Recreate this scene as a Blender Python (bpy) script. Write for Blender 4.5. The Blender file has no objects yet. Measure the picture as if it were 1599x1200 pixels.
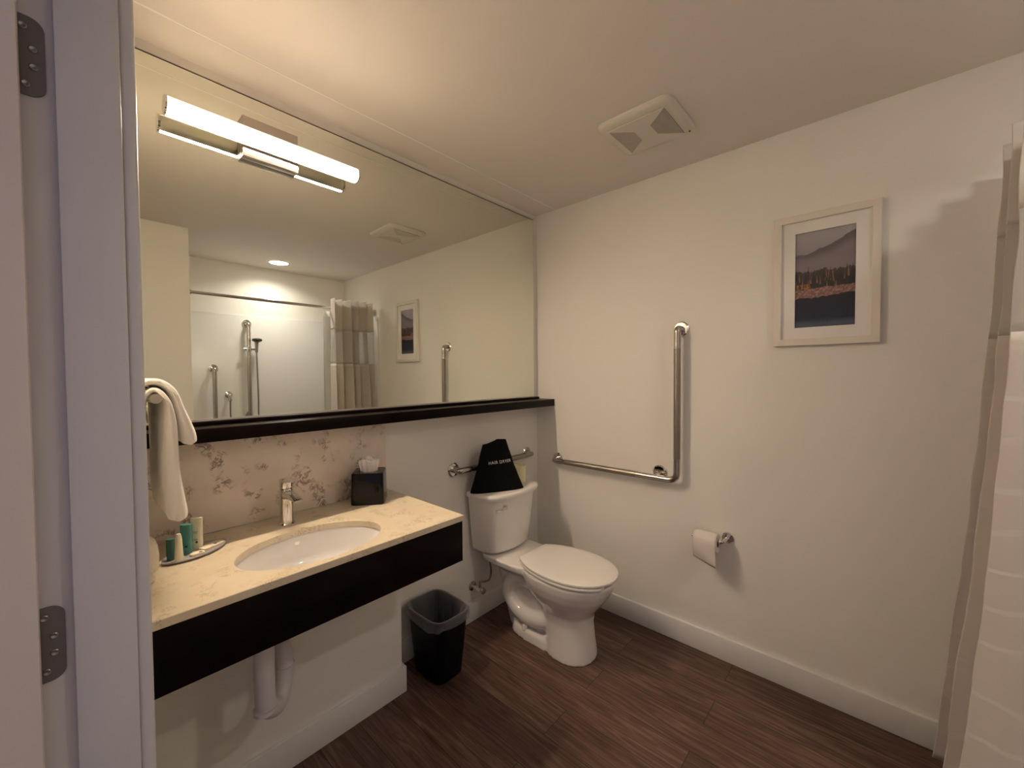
import bpy, bmesh, math, random
from mathutils import Vector, Matrix, noise
random.seed(7)
S = bpy.context.scene
COL = S.collection
pi = math.pi

# ------------------------------------------------------------------ camera, world, exposure
cam_d = bpy.data.cameras.new('camera'); cam = bpy.data.objects.new('camera', cam_d); COL.objects.link(cam)
cam_d.sensor_fit = 'HORIZONTAL'; cam_d.sensor_width = 36.0
cam_d.lens = 634.99 / 1599 * 36.0
cam_d.clip_start = 0.01; cam_d.clip_end = 50
yaw, pitch, roll = math.radians(47.809), math.radians(-1.489), math.radians(-0.386)
F = Vector((math.sin(yaw)*math.cos(pitch), math.cos(yaw)*math.cos(pitch), math.sin(pitch)))
R = F.cross(Vector((0, 0, 1))).normalized(); U = R.cross(F)
R2 = R*math.cos(roll) + U*math.sin(roll); U2 = -R*math.sin(roll) + U*math.cos(roll)
M = Matrix((R2, U2, -F)).transposed().to_4x4(); M.translation = Vector((-2.1311, -1.706, 1.4006))
cam.matrix_world = M
S.camera = cam
S.view_settings.view_transform = 'Standard'; S.view_settings.look = 'None'
S.view_settings.exposure = 1.90; S.view_settings.gamma = 1.0; S.view_settings.use_curve_mapping = False
W = bpy.data.worlds.new('world'); S.world = W; W.use_nodes = True
W.node_tree.nodes['Background'].inputs[0].default_value = (0.48, 0.45, 0.58, 1)   # cool light of the adjoining bedroom
W.node_tree.nodes['Background'].inputs[1].default_value = 0.14
VANITY_COLOR, VANITY_POWER, VANITY_UP = (1.0, 0.79, 0.58), 66.0, 0.6   # the diffuser is brightest towards the room and the basin
SHOWER_COLOR, SHOWER_POWER = (1.0, 0.92, 0.85), 4.5

# ------------------------------------------------------------------ materials
def mat(name, col, rough=0.5, metal=0.0, **kw):
    m = bpy.data.materials.new(name); m.use_nodes = True
    b = m.node_tree.nodes['Principled BSDF']
    b.inputs['Base Color'].default_value = (*col, 1)
    b.inputs['Roughness'].default_value = rough
    b.inputs['Metallic'].default_value = metal
    for k, v in kw.items():
        b.inputs[k.replace('_', ' ')].default_value = v
    return m
def nd(m, t, **kw):
    n = m.node_tree.nodes.new(t)
    for k, v in kw.items():
        if hasattr(n, k): setattr(n, k, v)
        else: n.inputs[k].default_value = v
    return n
def lk(m, a, b): m.node_tree.links.new(a, b)
def bsdf(m): return m.node_tree.nodes['Principled BSDF']
def ocoord(m, scale=(1, 1, 1)):
    tc = nd(m, 'ShaderNodeTexCoord'); mp = nd(m, 'ShaderNodeMapping'); mp.inputs['Scale'].default_value = scale
    lk(m, tc.outputs['Object'], mp.inputs['Vector']); return mp.outputs['Vector']
def bump(m, scale, strength, dist=0.002, vec=None, detail=3):
    n = nd(m, 'ShaderNodeTexNoise'); n.inputs['Scale'].default_value = scale; n.inputs['Detail'].default_value = detail
    lk(m, vec if vec else ocoord(m), n.inputs['Vector'])
    b = nd(m, 'ShaderNodeBump'); b.inputs['Strength'].default_value = strength; b.inputs['Distance'].default_value = dist
    lk(m, n.outputs['Fac'], b.inputs['Height']); lk(m, b.outputs['Normal'], bsdf(m).inputs['Normal'])
    return m
def vary(m, c1, c2, scale, vec=None, lo=.35, hi=.65, detail=4):
    n = nd(m, 'ShaderNodeTexNoise'); n.inputs['Scale'].default_value = scale; n.inputs['Detail'].default_value = detail
    lk(m, vec if vec else ocoord(m), n.inputs['Vector'])
    r = nd(m, 'ShaderNodeValToRGB'); r.color_ramp.elements[0].position = lo; r.color_ramp.elements[1].position = hi
    r.color_ramp.elements[0].color = (*c1, 1); r.color_ramp.elements[1].color = (*c2, 1)
    lk(m, n.outputs['Fac'], r.inputs['Fac']); lk(m, r.outputs['Color'], bsdf(m).inputs['Base Color']); return m

m_wall = bump(mat('wall_paint', (0.86, 0.825, 0.765), 0.55), 260, 0.12, 0.001)
m_ceil = bump(mat('ceiling_paint', (0.80, 0.735, 0.67), 0.75), 320, 0.25, 0.001)
m_trim = bump(mat('trim_paint', (0.80, 0.78, 0.75), 0.32), 90, 0.04, 0.001)
m_frame_paint = bump(mat('door_frame_paint', (0.72, 0.70, 0.71), 0.35), 380, 0.10, 0.0006)
m_door = bump(mat('door_paint', (0.80, 0.72, 0.66), 0.40), 420, 0.12, 0.0006)
m_dark = vary(mat('espresso_wood', (0.02, 0.01, 0.008), 0.32), (0.0035, 0.0016, 0.0013), (0.0075, 0.0035, 0.0028), 14, None)
bsdf(m_dark).inputs['Specular IOR Level'].default_value = 0.10
m_porc = mat('porcelain', (0.88, 0.84, 0.79), 0.10); bsdf(m_porc).inputs['Coat Weight'].default_value = 0.4
m_sink = mat('sink_porcelain', (0.84, 0.82, 0.80), 0.10)
m_seat = mat('seat_plastic', (0.86, 0.82, 0.76), 0.28)
m_chrome = mat('chrome', (0.78, 0.76, 0.74), 0.06, 1.0)
m_steel = bump(mat('brushed_steel', (0.50, 0.455, 0.41), 0.22, 1.0), 500, 0.15, 0.0004)
m_knurl = bump(mat('peened_steel', (0.34, 0.30, 0.265), 0.30, 1.0), 1300, 0.6, 0.0008)
m_mirror = mat('mirror_silver', (0.845, 0.865, 0.785), 0.0, 1.0)
m_medge = mat('mirror_edge', (0.07, 0.06, 0.035), 0.35)
m_alu = mat('aluminium_channel', (0.80, 0.77, 0.72), 0.3, 1.0)
m_hinge = bump(mat('dark_nickel', (0.17, 0.165, 0.16), 0.45, 0.35), 200, 0.1, 0.0005)
m_screw = mat('screw_steel', (0.35, 0.34, 0.34), 0.30, 0.9)
m_black = mat('black_gloss', (0.003, 0.002, 0.002), 0.10, Specular_IOR_Level=0.3)
m_tissue = bump(mat('tissue_paper', (0.86, 0.80, 0.77), 0.9), 120, 0.3, 0.001)
m_bin = mat('black_plastic', (0.002, 0.002, 0.0025), 0.42, Specular_IOR_Level=0.2)
m_plas = mat('plastic_pvc', (0.70, 0.66, 0.68), 0.4)
m_surr = mat('shower_acrylic', (0.78, 0.76, 0.73), 0.28)
m_towel = bump(mat('terry_towel', (0.96, 0.91, 0.82), 0.95, Sheen_Weight=0.5), 420, 0.35, 0.002)
m_bag = bump(mat('black_cloth', (0.004, 0.004, 0.005), 0.9), 700, 0.5, 0.001)
bsdf(m_bag).inputs['Specular IOR Level'].default_value = 0.15
m_white_ink = mat('white_ink', (0.75, 0.75, 0.76), 0.8)
m_roll = bump(mat('yellow_wrapper', (0.80, 0.76, 0.46), 0.6), 60, 0.3, 0.002)
m_tp = bump(mat('toilet_paper', (0.80, 0.73, 0.68), 0.95), 200, 0.3, 0.001)
m_card = mat('cardboard', (0.35, 0.25, 0.17), 0.9)
m_pframe = mat('picture_frame_wood', (0.80, 0.745, 0.66), 0.4)
m_matte = mat('mat_board', (0.86, 0.82, 0.77), 0.85)
m_vent = mat('vent_plastic', (0.73, 0.68, 0.60), 0.45)
m_vdark = mat('vent_inside', (0.10, 0.07, 0.05), 0.8)
m_tray = mat('grey_tray', (0.42, 0.38, 0.40), 0.35)
m_teal = mat('teal_bottle', (0.075, 0.27, 0.23), 0.25)
m_teal2 = mat('dark_teal_bottle', (0.05, 0.17, 0.15), 0.25)
m_cream = mat('cream_plastic', (0.80, 0.76, 0.58), 0.35)
m_mark = mat('dark_print', (0.04, 0.04, 0.045), 0.6)
m_gmark = mat('grey_print', (0.40, 0.40, 0.38), 0.6)
m_soap = mat('soap_wrapper', (0.86, 0.77, 0.58), 0.6)
m_cup = bump(mat('pale_paper', (0.74, 0.66, 0.57), 0.8), 160, 0.8, 0.003)
m_hose = mat('braided_hose', (0.30, 0.26, 0.22), 0.4, 0.8)
m_rub = mat('black_rubber', (0.02, 0.018, 0.017), 0.4)
m_head = mat('shower_head_grey', (0.06, 0.05, 0.05), 0.3, 0.5)

m_bulb = mat('glowing_acrylic', (0.9, 0.9, 0.9), 0.4)
bsdf(m_bulb).inputs['Emission Color'].default_value = (*VANITY_COLOR, 1); 
_g = nd(m_bulb, 'ShaderNodeNewGeometry'); _s = nd(m_bulb, 'ShaderNodeSeparateXYZ'); lk(m_bulb, _g.outputs['Normal'], _s.inputs[0])
_m = nd(m_bulb, 'ShaderNodeMapRange'); _m.inputs['From Min'].default_value = -0.22; _m.inputs['From Max'].default_value = -0.95
_m.inputs['To Min'].default_value = VANITY_UP; _m.inputs['To Max'].default_value = VANITY_POWER
lk(m_bulb, _s.outputs['Z'], _m.inputs['Value']); lk(m_bulb, _m.outputs['Result'], bsdf(m_bulb).inputs['Emission Strength'])
m_down = mat('glowing_lens', (0.9, 0.9, 0.9), 0.4)
bsdf(m_down).inputs['Emission Color'].default_value = (*SHOWER_COLOR, 1); bsdf(m_down).inputs['Emission Strength'].default_value = SHOWER_POWER

# floor: wood planks running along y
m_floor = mat('wood_planks', (0.08, 0.04, 0.03), 0.42)
bsdf(m_floor).inputs['Specular IOR Level'].default_value = 0.35
tc = nd(m_floor, 'ShaderNodeTexCoord'); mp = nd(m_floor, 'ShaderNodeMapping'); mp.inputs['Rotation'].default_value = (0, 0, pi/2)
lk(m_floor, tc.outputs['Object'], mp.inputs['Vector'])
br = nd(m_floor, 'ShaderNodeTexBrick'); br.inputs['Scale'].default_value = 1.0; br.offset = 0.37
br.inputs['Brick Width'].default_value = 1.2; br.inputs['Row Height'].default_value = 0.152; br.inputs['Mortar Size'].default_value = 0.0012
br.inputs['Mortar Smooth'].default_value = 0.1; br.inputs['Color1'].default_value = (0, 0, 0, 1); br.inputs['Color2'].default_value = (1, 1, 1, 1); br.inputs['Mortar'].default_value = (0.5, 0.5, 0.5, 1)
lk(m_floor, mp.outputs['Vector'], br.inputs['Vector'])
off = nd(m_floor, 'ShaderNodeVectorMath'); off.operation = 'MULTIPLY_ADD'; off.inputs[1].default_value = (3, 7, 5)
lk(m_floor, br.outputs['Color'], off.inputs[0]); lk(m_floor, tc.outputs['Object'], off.inputs[2])
mg = nd(m_floor, 'ShaderNodeMapping'); mg.inputs['Scale'].default_value = (34, 2.2, 1); lk(m_floor, off.outputs[0], mg.inputs['Vector'])
n1 = nd(m_floor, 'ShaderNodeTexNoise'); n1.inputs['Scale'].default_value = 1.6; n1.inputs['Detail'].default_value = 8; n1.inputs['Distortion'].default_value = 1.4
lk(m_floor, mg.outputs['Vector'], n1.inputs['Vector'])
rp = nd(m_floor, 'ShaderNodeValToRGB'); e = rp.color_ramp.elements
e[0].position = 0.28; e[0].color = (0.055, 0.026, 0.019, 1); e[1].position = 0.75; e[1].color = (0.215, 0.128, 0.095, 1)
x = rp.color_ramp.elements.new(0.5); x.color = (0.115, 0.062, 0.045, 1)
lk(m_floor, n1.outputs['Fac'], rp.inputs['Fac'])
hs = nd(m_floor, 'ShaderNodeHueSaturation'); mr = nd(m_floor, 'ShaderNodeMapRange'); mr.inputs['To Min'].default_value = 0.78; mr.inputs['To Max'].default_value = 1.18
lk(m_floor, br.outputs['Color'], mr.inputs['Value']); lk(m_floor, mr.outputs['Result'], hs.inputs['Value']); lk(m_floor, rp.outputs['Color'], hs.inputs['Color'])
mx = nd(m_floor, 'ShaderNodeMix'); mx.data_type = 'RGBA'; mx.inputs[7].default_value = (0.02, 0.01, 0.008, 1)
lk(m_floor, br.outputs['Fac'], mx.inputs[0]); lk(m_floor, hs.outputs['Color'], mx.inputs[6]); lk(m_floor, mx.outputs[2], bsdf(m_floor).inputs['Base Color'])
bp = nd(m_floor, 'ShaderNodeBump'); bp.inputs['Strength'].default_value = 0.25; bp.inputs['Distance'].default_value = 0.001
lk(m_floor, n1.outputs['Fac'], bp.inputs['Height']); lk(m_floor, bp.outputs['Normal'], bsdf(m_floor).inputs['Normal'])

# quartz with brown veins
def quartz(name, base, vein, speck, lo, hi, sc):
    m = mat(name, base, 0.28)
    v = ocoord(m)
    a = nd(m, 'ShaderNodeTexNoise'); a.inputs['Scale'].default_value = sc; a.inputs['Detail'].default_value = 7; a.inputs['Distortion'].default_value = 0.9; a.inputs['Roughness'].default_value = 0.74
    lk(m, v, a.inputs['Vector'])
    ab = nd(m, 'ShaderNodeMath'); ab.operation = 'SUBTRACT'; ab.inputs[1].default_value = 0.5; lk(m, a.outputs['Fac'], ab.inputs[0])
    a2 = nd(m, 'ShaderNodeMath'); a2.operation = 'ABSOLUTE'; lk(m, ab.outputs[0], a2.inputs[0])
    c = nd(m, 'ShaderNodeMapRange'); c.inputs['From Min'].default_value = 0.0; c.inputs['From Max'].default_value = hi; c.inputs['To Min'].default_value = 1; c.inputs['To Max'].default_value = 0
    lk(m, a2.outputs[0], c.inputs['Value'])
    g = nd(m, 'ShaderNodeTexNoise'); g.inputs['Scale'].default_value = sc*0.75; g.inputs['Detail'].default_value = 5
    mp2 = nd(m, 'ShaderNodeMapping'); mp2.inputs['Location'].default_value = (3.1, 1.7, 9.2); lk(m, v, mp2.inputs['Vector']); lk(m, mp2.outputs['Vector'], g.inputs['Vector'])
    gm = nd(m, 'ShaderNodeMapRange'); gm.inputs['From Min'].default_value = lo; gm.inputs['From Max'].default_value = lo + 0.10; lk(m, g.outputs['Fac'], gm.inputs['Value'])
    mu = nd(m, 'ShaderNodeMath'); mu.operation = 'MULTIPLY'; lk(m, c.outputs['Result'], mu.inputs[0]); lk(m, gm.outputs['Result'], mu.inputs[1])
    cl = nd(m, 'ShaderNodeTexNoise'); cl.inputs['Scale'].default_value = 9; cl.inputs['Detail'].default_value = 6; lk(m, v, cl.inputs['Vector'])
    r = nd(m, 'ShaderNodeValToRGB'); r.color_ramp.elements[0].position = .3; r.color_ramp.elements[1].position = .7
    r.color_ramp.elements[0].color = (*speck, 1); r.color_ramp.elements[1].color = (*base, 1); lk(m, cl.outputs['Fac'], r.inputs['Fac'])
    x = nd(m, 'ShaderNodeMix'); x.data_type = 'RGBA'; x.inputs[7].default_value = (*vein, 1)
    lk(m, mu.outputs[0], x.inputs[0]); lk(m, r.outputs['Color'], x.inputs[6]); lk(m, x.outputs[2], bsdf(m).inputs['Base Color'])
    return m
m_splash = quartz('quartz_backsplash', (0.84, 0.745, 0.65), (0.20, 0.12, 0.09), (0.72, 0.62, 0.53), 0.52, 0.05, 17)
m_counter = quartz('quartz_counter', (0.74, 0.645, 0.485), (0.44, 0.34, 0.21), (0.68, 0.58, 0.42), 0.50, 0.03, 22)

def cloth(name, col, alpha=1.0, rough=0.85, creases=True):
    m = mat(name, col, rough)
    b = bsdf(m); b.inputs['Alpha'].default_value = alpha
    tr = nd(m, 'ShaderNodeBsdfTranslucent'); tr.inputs['Color'].default_value = (*[c*0.95 for c in col], 1)
    mxs = nd(m, 'ShaderNodeMixShader'); mxs.inputs[0].default_value = 0.42
    out = m.node_tree.nodes['Material Output']
    lk(m, b.outputs[0], mxs.inputs[1]); lk(m, tr.outputs[0], mxs.inputs[2])
    if alpha < 1:
        tp = nd(m, 'ShaderNodeBsdfTransparent'); m2 = nd(m, 'ShaderNodeMixShader'); m2.inputs[0].default_value = alpha; b.inputs['Alpha'].default_value = 1
        lk(m, tp.outputs[0], m2.inputs[1]); lk(m, mxs.outputs[0], m2.inputs[2]); lk(m, m2.outputs[0], out.inputs['Surface'])
    else: lk(m, mxs.outputs[0], out.inputs['Surface'])
    if creases:
        tc = nd(m, 'ShaderNodeTexCoord'); sp = nd(m, 'ShaderNodeSeparateXYZ'); lk(m, tc.outputs['Object'], sp.inputs[0])
        nn = nd(m, 'ShaderNodeTexNoise'); nn.inputs['Scale'].default_value = 5; lk(m, tc.outputs['Object'], nn.inputs['Vector'])
        ma = nd(m, 'ShaderNodeMath'); ma.operation = 'MULTIPLY_ADD'; ma.inputs[1].default_value = 0.16; lk(m, nn.outputs['Fac'], ma.inputs[0]); lk(m, sp.outputs['Z'], ma.inputs[2])
        ms = nd(m, 'ShaderNodeMath'); ms.operation = 'MULTIPLY'; ms.inputs[1].default_value = 8.5; lk(m, ma.outputs[0], ms.inputs[0])
        fr = nd(m, 'ShaderNodeMath'); fr.operation = 'FRACT'; lk(m, ms.outputs[0], fr.inputs[0])
        pk = nd(m, 'ShaderNodeMapRange'); pk.inputs['From Min'].default_value = 0.0; pk.inputs['From Max'].default_value = 0.12; pk.inputs['To Min'].default_value = 1; pk.inputs['To Max'].default_value = 0
        lk(m, fr.outputs[0], pk.inputs['Value'])
        bb = nd(m, 'ShaderNodeBump'); bb.inputs['Strength'].default_value = 0.45; bb.inputs['Distance'].default_value = 0.004
        lk(m, pk.outputs['Result'], bb.inputs['Height']); lk(m, bb.outputs['Normal'], b.inputs['Normal'])
    return m
m_curt = cloth('curtain_fabric', (0.90, 0.84, 0.78))
m_liner = cloth('curtain_liner', (0.86, 0.85, 0.82), creases=False)
m_sheer = cloth('curtain_sheer', (0.82, 0.78, 0.73), alpha=0.55, creases=False)
m_bagclear = cloth('clear_liner_plastic', (0.62, 0.60, 0.60), alpha=0.30, rough=0.25, creases=False)
_lw = nd(m_bagclear, 'ShaderNodeLayerWeight'); _lw.inputs['Blend'].default_value = 0.45
_mr = nd(m_bagclear, 'ShaderNodeMapRange'); _mr.inputs['To Min'].default_value = 0.16; _mr.inputs['To Max'].default_value = 0.80
lk(m_bagclear, _lw.outputs['Facing'], _mr.inputs['Value'])
for _n in m_bagclear.node_tree.nodes:
    if _n.type == 'MIX_SHADER' and not _n.inputs[0].is_linked and any(l.from_node.type == 'BSDF_TRANSPARENT' for l in _n.inputs[1].links): lk(m_bagclear, _mr.outputs['Result'], _n.inputs[0])
bump(m_bagclear, 30, 0.7, 0.01)

# ------------------------------------------------------------------ geometry helpers
def box(bm, x0, x1, y0, y1, z0, z1, bev=0, seg=2):
    b2 = bmesh.new()
    bmesh.ops.create_cube(b2, size=1)
    for v in b2.verts:
        v.co = Vector(((x0+x1)/2 + v.co.x*(x1-x0), (y0+y1)/2 + v.co.y*(y1-y0), (z0+z1)/2 + v.co.z*(z1-z0)))
    if bev: bmesh.ops.bevel(b2, geom=b2.edges[:], offset=bev, segments=seg, affect='EDGES', profile=0.5)
    merge(bm, b2); return bm
def merge(bm, b2, mtx=None):
    if mtx: bmesh.ops.transform(b2, matrix=mtx, verts=b2.verts)
    me = bpy.data.meshes.new('t'); b2.to_mesh(me); b2.free(); bm.from_mesh(me); bpy.data.meshes.remove(me)
def loft(bm, rings, cap=True, closed=True):
    vs = [[bm.verts.new(p) for p in r] for r in rings]
    n = len(rings[0])
    for a, b in zip(vs, vs[1:]):
        for i in range(n if closed else n-1):
            j = (i+1) % n
            bm.faces.new((a[i], a[j], b[j], b[i]))
    if cap and closed:
        bm.faces.new(list(reversed(vs[0]))); bm.faces.new(vs[-1])
    return bm
def lathe(bm, prof, o=(0, 0, 0), axis='z', n=32, cap=True):
    rings = []
    for r, h in prof:
        ring = []
        for i in range(n):
            a = 2*pi*i/n; c, s = r*math.cos(a), r*math.sin(a)
            p = {'z': (c, s, h), 'x': (h, c, s), 'y': (s, h, c)}[axis]
            ring.append(Vector(p) + Vector(o))
        rings.append(ring)
    return loft(bm, rings, cap)
def tube(bm, pts, r, n=16, cap=True):
    pts = [Vector(p) for p in pts]; m = len(pts)
    rad = r if isinstance(r, (list, tuple)) else [r]*m
    t = [(pts[min(i+1, m-1)] - pts[max(i-1, 0)]).normalized() for i in range(m)]
    u = t[0].orthogonal().normalized(); rings = []
    for i in range(m):
        u = (u - t[i]*u.dot(t[i])).normalized(); w = t[i].cross(u)
        rings.append([pts[i] + (u*math.cos(2*pi*k/n) + w*math.sin(2*pi*k/n))*rad[i] for k in range(n)])
    return loft(bm, rings, cap)
def fillet(pts, r, n=8):
    pts = [Vector(p) for p in pts]; out = [pts[0]]
    for a, b, c in zip(pts, pts[1:], pts[2:]):
        d1 = (a-b).normalized(); d2 = (c-b).normalized(); q = min(r, (a-b).length*.49, (c-b).length*.49)
        p0, p2 = b + d1*q, b + d2*q
        for i in range(n+1):
            s = i/n; out.append(p0*(1-s)**2 + b*2*s*(1-s) + p2*s*s)
    out.append(pts[-1]); return out
def spline(pts, n=8):
    pts = [Vector(p) for p in pts]; out = []
    P = [pts[0]*2 - pts[1]] + pts + [pts[-1]*2 - pts[-2]]
    for i in range(1, len(P)-2):
        for k in range(n):
            s = k/n; a, b, c, d = P[i-1:i+3]
            out.append(0.5*((2*b) + (c-a)*s + (2*a-5*b+4*c-d)*s*s + (3*b-a-3*c+d)*s**3))
    out.append(pts[-1]); return out
def prism(bm, outline, z0, z1, bev=0):
    b2 = bmesh.new()
    loft(b2, [[Vector((p[0], p[1], z0)) for p in outline], [Vector((p[0], p[1], z1)) for p in outline]])
    if bev:
        ed = [e for e in b2.edges if len(e.link_faces) == 2 and (len(e.link_faces[0].verts) > 4 or len(e.link_faces[1].verts) > 4)]
        bmesh.ops.bevel(b2, geom=ed, offset=bev, segments=3, affect='EDGES', profile=0.5)
    merge(bm, b2); return bm
def sup(cx, cy, a, b, n=4, N=48):
    o = []
    for i in range(N):
        t = 2*pi*i/N; c, s = math.cos(t), math.sin(t)
        o.append((cx + a*abs(c)**(2/n)*(1 if c >= 0 else -1), cy + b*abs(s)**(2/n)*(1 if s >= 0 else -1)))
    return o
def obj(name, bm, m, parent=None, smooth=True, sharp=0.6, loc=None):
    bmesh.ops.recalc_face_normals(bm, faces=bm.faces)
    if loc is not None: bmesh.ops.translate(bm, vec=-Vector(loc), verts=bm.verts)
    if smooth:
        for f in bm.faces: f.smooth = True
        for e in bm.edges:
            if len(e.link_faces) == 2 and e.calc_face_angle(0) > sharp: e.smooth = False
    me = bpy.data.meshes.new(name); bm.to_mesh(me); bm.free()
    if m: me.materials.append(m)
    o = bpy.data.objects.new(name, me); COL.objects.link(o)
    if loc is not None: o.location = loc
    if parent:
        o.parent = parent
        if loc is None: o.matrix_parent_inverse = Matrix.Translation(parent.location).inverted() if parent.type == 'EMPTY' else Matrix()
    return o
def thing(name, label, cat, loc, group=None):
    o = bpy.data.objects.new(name, None); COL.objects.link(o); o.location = loc; o.empty_display_size = 0.05
    o['label'] = label; o['category'] = cat
    if group: o['group'] = group
    return o
def tag(o, label, cat, group=None):
    o['label'] = label; o['category'] = cat
    if group: o['group'] = group
    return o
def struct(name, bm, m, smooth=False):
    o = obj(name, bm, m, smooth=smooth); o['kind'] = 'structure'; return o
def B(): return bmesh.new()
def bx(*a, **k): return box(B(), *a, **k)

# ------------------------------------------------------------------ room shell
H = 2.44; XL = -2.058; T = 0.12
YD0, YD1 = -0.805, -1.785          # door opening in the left wall
YF = -1.945; XS = -1.515; YB = -2.772
struct('floor', bx(-3.4, T, -3.0, T, -0.05, 0), m_floor)
struct('ceiling', bx(-2.175, T, YB-T, T, H, H+0.08), m_ceil)
struct('wall_back', bx(-2.175, T, 0, T, 0, H), m_wall)
struct('wall_right', bx(0, T, YB-T, 0, 0, H), m_wall)
struct('wall_front', bx(-2.175, XS, YB, YF, 0, H), m_wall)
struct('wall_shower', bx(-2.175, 0, YB-T, YB, 0, H), m_wall)
wl = B(); box(wl, -2.175, XL, -0.78, 0, 0, H); box(wl, -2.175, XL, YF, -1.81, 0, H); box(wl, -2.175, XL, -1.81, -0.78, 2.06, H)
struct('wall_left', wl, m_wall)
struct('wall_lower', bx(XL, -1.158, -0.157, 0, 0, 0.80), m_wall)
# caulked panel joint on the ceiling beside the mirror wall
struct('trim_1', bx(XL, 0, -0.1625, -0.1565, H-0.0009, H, bev=0.0003), mat('caulk', (0.95, 0.93, 0.88), 0.4))
hb = 0.113
def base(name, *a): return struct(name, bx(*a, bev=0.003), m_trim, True)
base('baseboard_back', -1.143, 0, -0.015, 0, 0, hb)
base('baseboard_right', -0.015, 0, -2.02, -0.015, 0, hb)
bb = B(); box(bb, XL, -1.143, -0.172, -0.157, 0, hb, bev=0.003); box(bb, -1.158, -1.143, -0.157, -0.015, 0, hb, bev=0.003)
struct('baseboard_lower', bb, m_trim, True)
base('baseboard_front', XL, XS, YF, YF+0.015, 0, hb)
base('baseboard_left', XL, XL+0.015, -0.735, -0.172, 0, hb)

# ------------------------------------------------------------------ door frame and door
t = bpy.data.objects.new('door_1', None); COL.objects.link(t); t.location = (-2.11, -0.8, 0); t['kind'] = 'structure'
df = B()
box(df, -2.175, -2.060, YD0, -0.78, 0, 2.06, bev=0.001); box(df, -2.175, -2.060, -1.81, YD1, 0, 2.06, bev=0.001)
box(df, -2.175, -2.060, YD1, YD0, 2.035, 2.06, bev=0.001)
obj('door_jamb', df, m_frame_paint, t)
ds = B()
box(ds, -2.129, -2.060, YD0-0.015, YD0, 0, 2.035, bev=0.002); box(ds, -2.129, -2.060, YD1, YD1+0.015, 0, 2.035, bev=0.002)
box(ds, -2.129, -2.060, YD1+0.015, YD0-0.015, 2.02, 2.035, bev=0.002)
obj('door_stop', ds, m_frame_paint, t)
dc = B()
box(dc, -2.0605, -2.041, YD0-0.009, -0.735, 0, 2.10, bev=0.006, seg=4); box(dc, -2.058, -2.041, -1.85, YD1+0.009, 0, 2.10, bev=0.006, seg=4)
box(dc, -2.058, -2.041, YD1, YD0, 2.03, 2.10, bev=0.006, seg=4)
obj('door_casing', dc, m_frame_paint, t)

door = thing('door', 'pale painted door standing open at the far left edge, with grey hinges', 'door', (-2.18, YD0, 0.008))
obj('door_panel', bx(-3.08, -2.162, -0.852, -0.812, 0.008, 2.028, bev=0.002), m_door, door)
def hinge(z):
    b = B()
    x0, x1, hh, r = -2.172, -2.1375, 0.0555, 0.016
    pts = [(x0, -hh), (x1-r, -hh)] + [(x1-r+r*math.sin(a*pi/16), -hh+r-r*math.cos(a*pi/16)) for a in range(1, 8)] + [(x1, -hh+r), (x1, hh-r)] + \
          [(x1-r+r*math.cos(a*pi/16), hh-r+r*math.sin(a*pi/16)) for a in range(1, 8)] + [(x1-r, hh), (x0, hh)]
    loft(b, [[Vector((p[0], YD0-0.0, z+p[1])) for p in pts], [Vector((p[0], YD0-0.0025, z+p[1])) for p in pts]])
    lathe(b, [(0.007, -hh), (0.007, hh)], (-2.179, YD0-0.004, z), 'z', 16)
    h = obj('hinge', b, m_hinge, door); h['label'] = 'dark grey steel hinge'
    for i, (sx, sz) in enumerate(((-2.158, 0.040), (-2.149, 0.011), (-2.149, -0.014), (-2.157, -0.040))):
        s = B(); lathe(s, [(0.0045, 0), (0.0045, -0.0012), (0.0036, -0.0018), (0.0016, -0.0012), (0.0004, -0.0005)], (sx, YD0-0.0025, z+sz), 'y', 16)
        obj('screw', s, m_screw, h)
hinge(1.8545); hinge(1.0075)

# ------------------------------------------------------------------ vanity
van = thing('vanity', 'dark espresso wood wall-hung vanity base below the stone countertop', 'vanity', (-1.6, 0, 0.688))
obj('front_panel', bx(XL+0.001, -1.124, -0.534, -0.514, 0.688, 0.843, bev=0.0012), m_dark, van)
obj('side_panel', bx(-1.144, -1.124, -0.514, 0, 0.688, 0.843, bev=0.0012), m_dark, van)
SX, SY, SA, SB = -1.601, -0.366, 0.2165, 0.150
ct = B()
N = 96
def rect_pt(a, x0, x1, y0, y1):
    c, s = math.cos(a), math.sin(a)
    tx = ((x1-SX)/c if c > 0 else (x0-SX)/c) if abs(c) > 1e-9 else 1e9
    ty = ((y1-SY)/s if s > 0 else (y0-SY)/s) if abs(s) > 1e-9 else 1e9
    k = min(tx, ty); return (SX+c*k, SY+s*k)
X0, X1, Y0, Y1 = XL+0.0005, -1.121, -0.539, -0.0005
angs = [2*pi*i/N for i in range(N)] + [math.atan2(y-SY, x-SX) % (2*pi) for x in (X0, X1) for y in (Y0, Y1)]
angs = sorted(set(round(a, 6) for a in angs))
def oval(a, k=1.0): return (SX+SA*k*math.cos(a), SY+SB*k*math.sin(a))
rings = []
for z, kind in ((0.843, 0), (0.843, 1), (0.8625, 1), (0.864, 2), (0.864, 3), (0.8625, 0), (0.843, 0)):
    ring = []
    for a in angs:
        ro = rect_pt(a, X0, X1, Y0, Y1)
        # use the oval's point in the same true direction
        d = Vector((ro[0]-SX, ro[1]-SY)); k = 1/math.sqrt((d.x/SA)**2 + (d.y/SB)**2)
        oi = (SX+d.x*k, SY+d.y*k)
        if kind == 0: p = ro
        elif kind == 1: p = oi
        elif kind == 2: p = (SX+d.x*k*1.008, SY+d.y*k*1.008)
        else: p = (max(X0, min(X1-0.0015, ro[0])), max(Y0+0.0015, min(Y1, ro[1])))
        ring.append(Vector((p[0], p[1], z)))
    rings.append(ring)
loft(ct, rings[:-1] + [rings[0]], cap=False)
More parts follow.
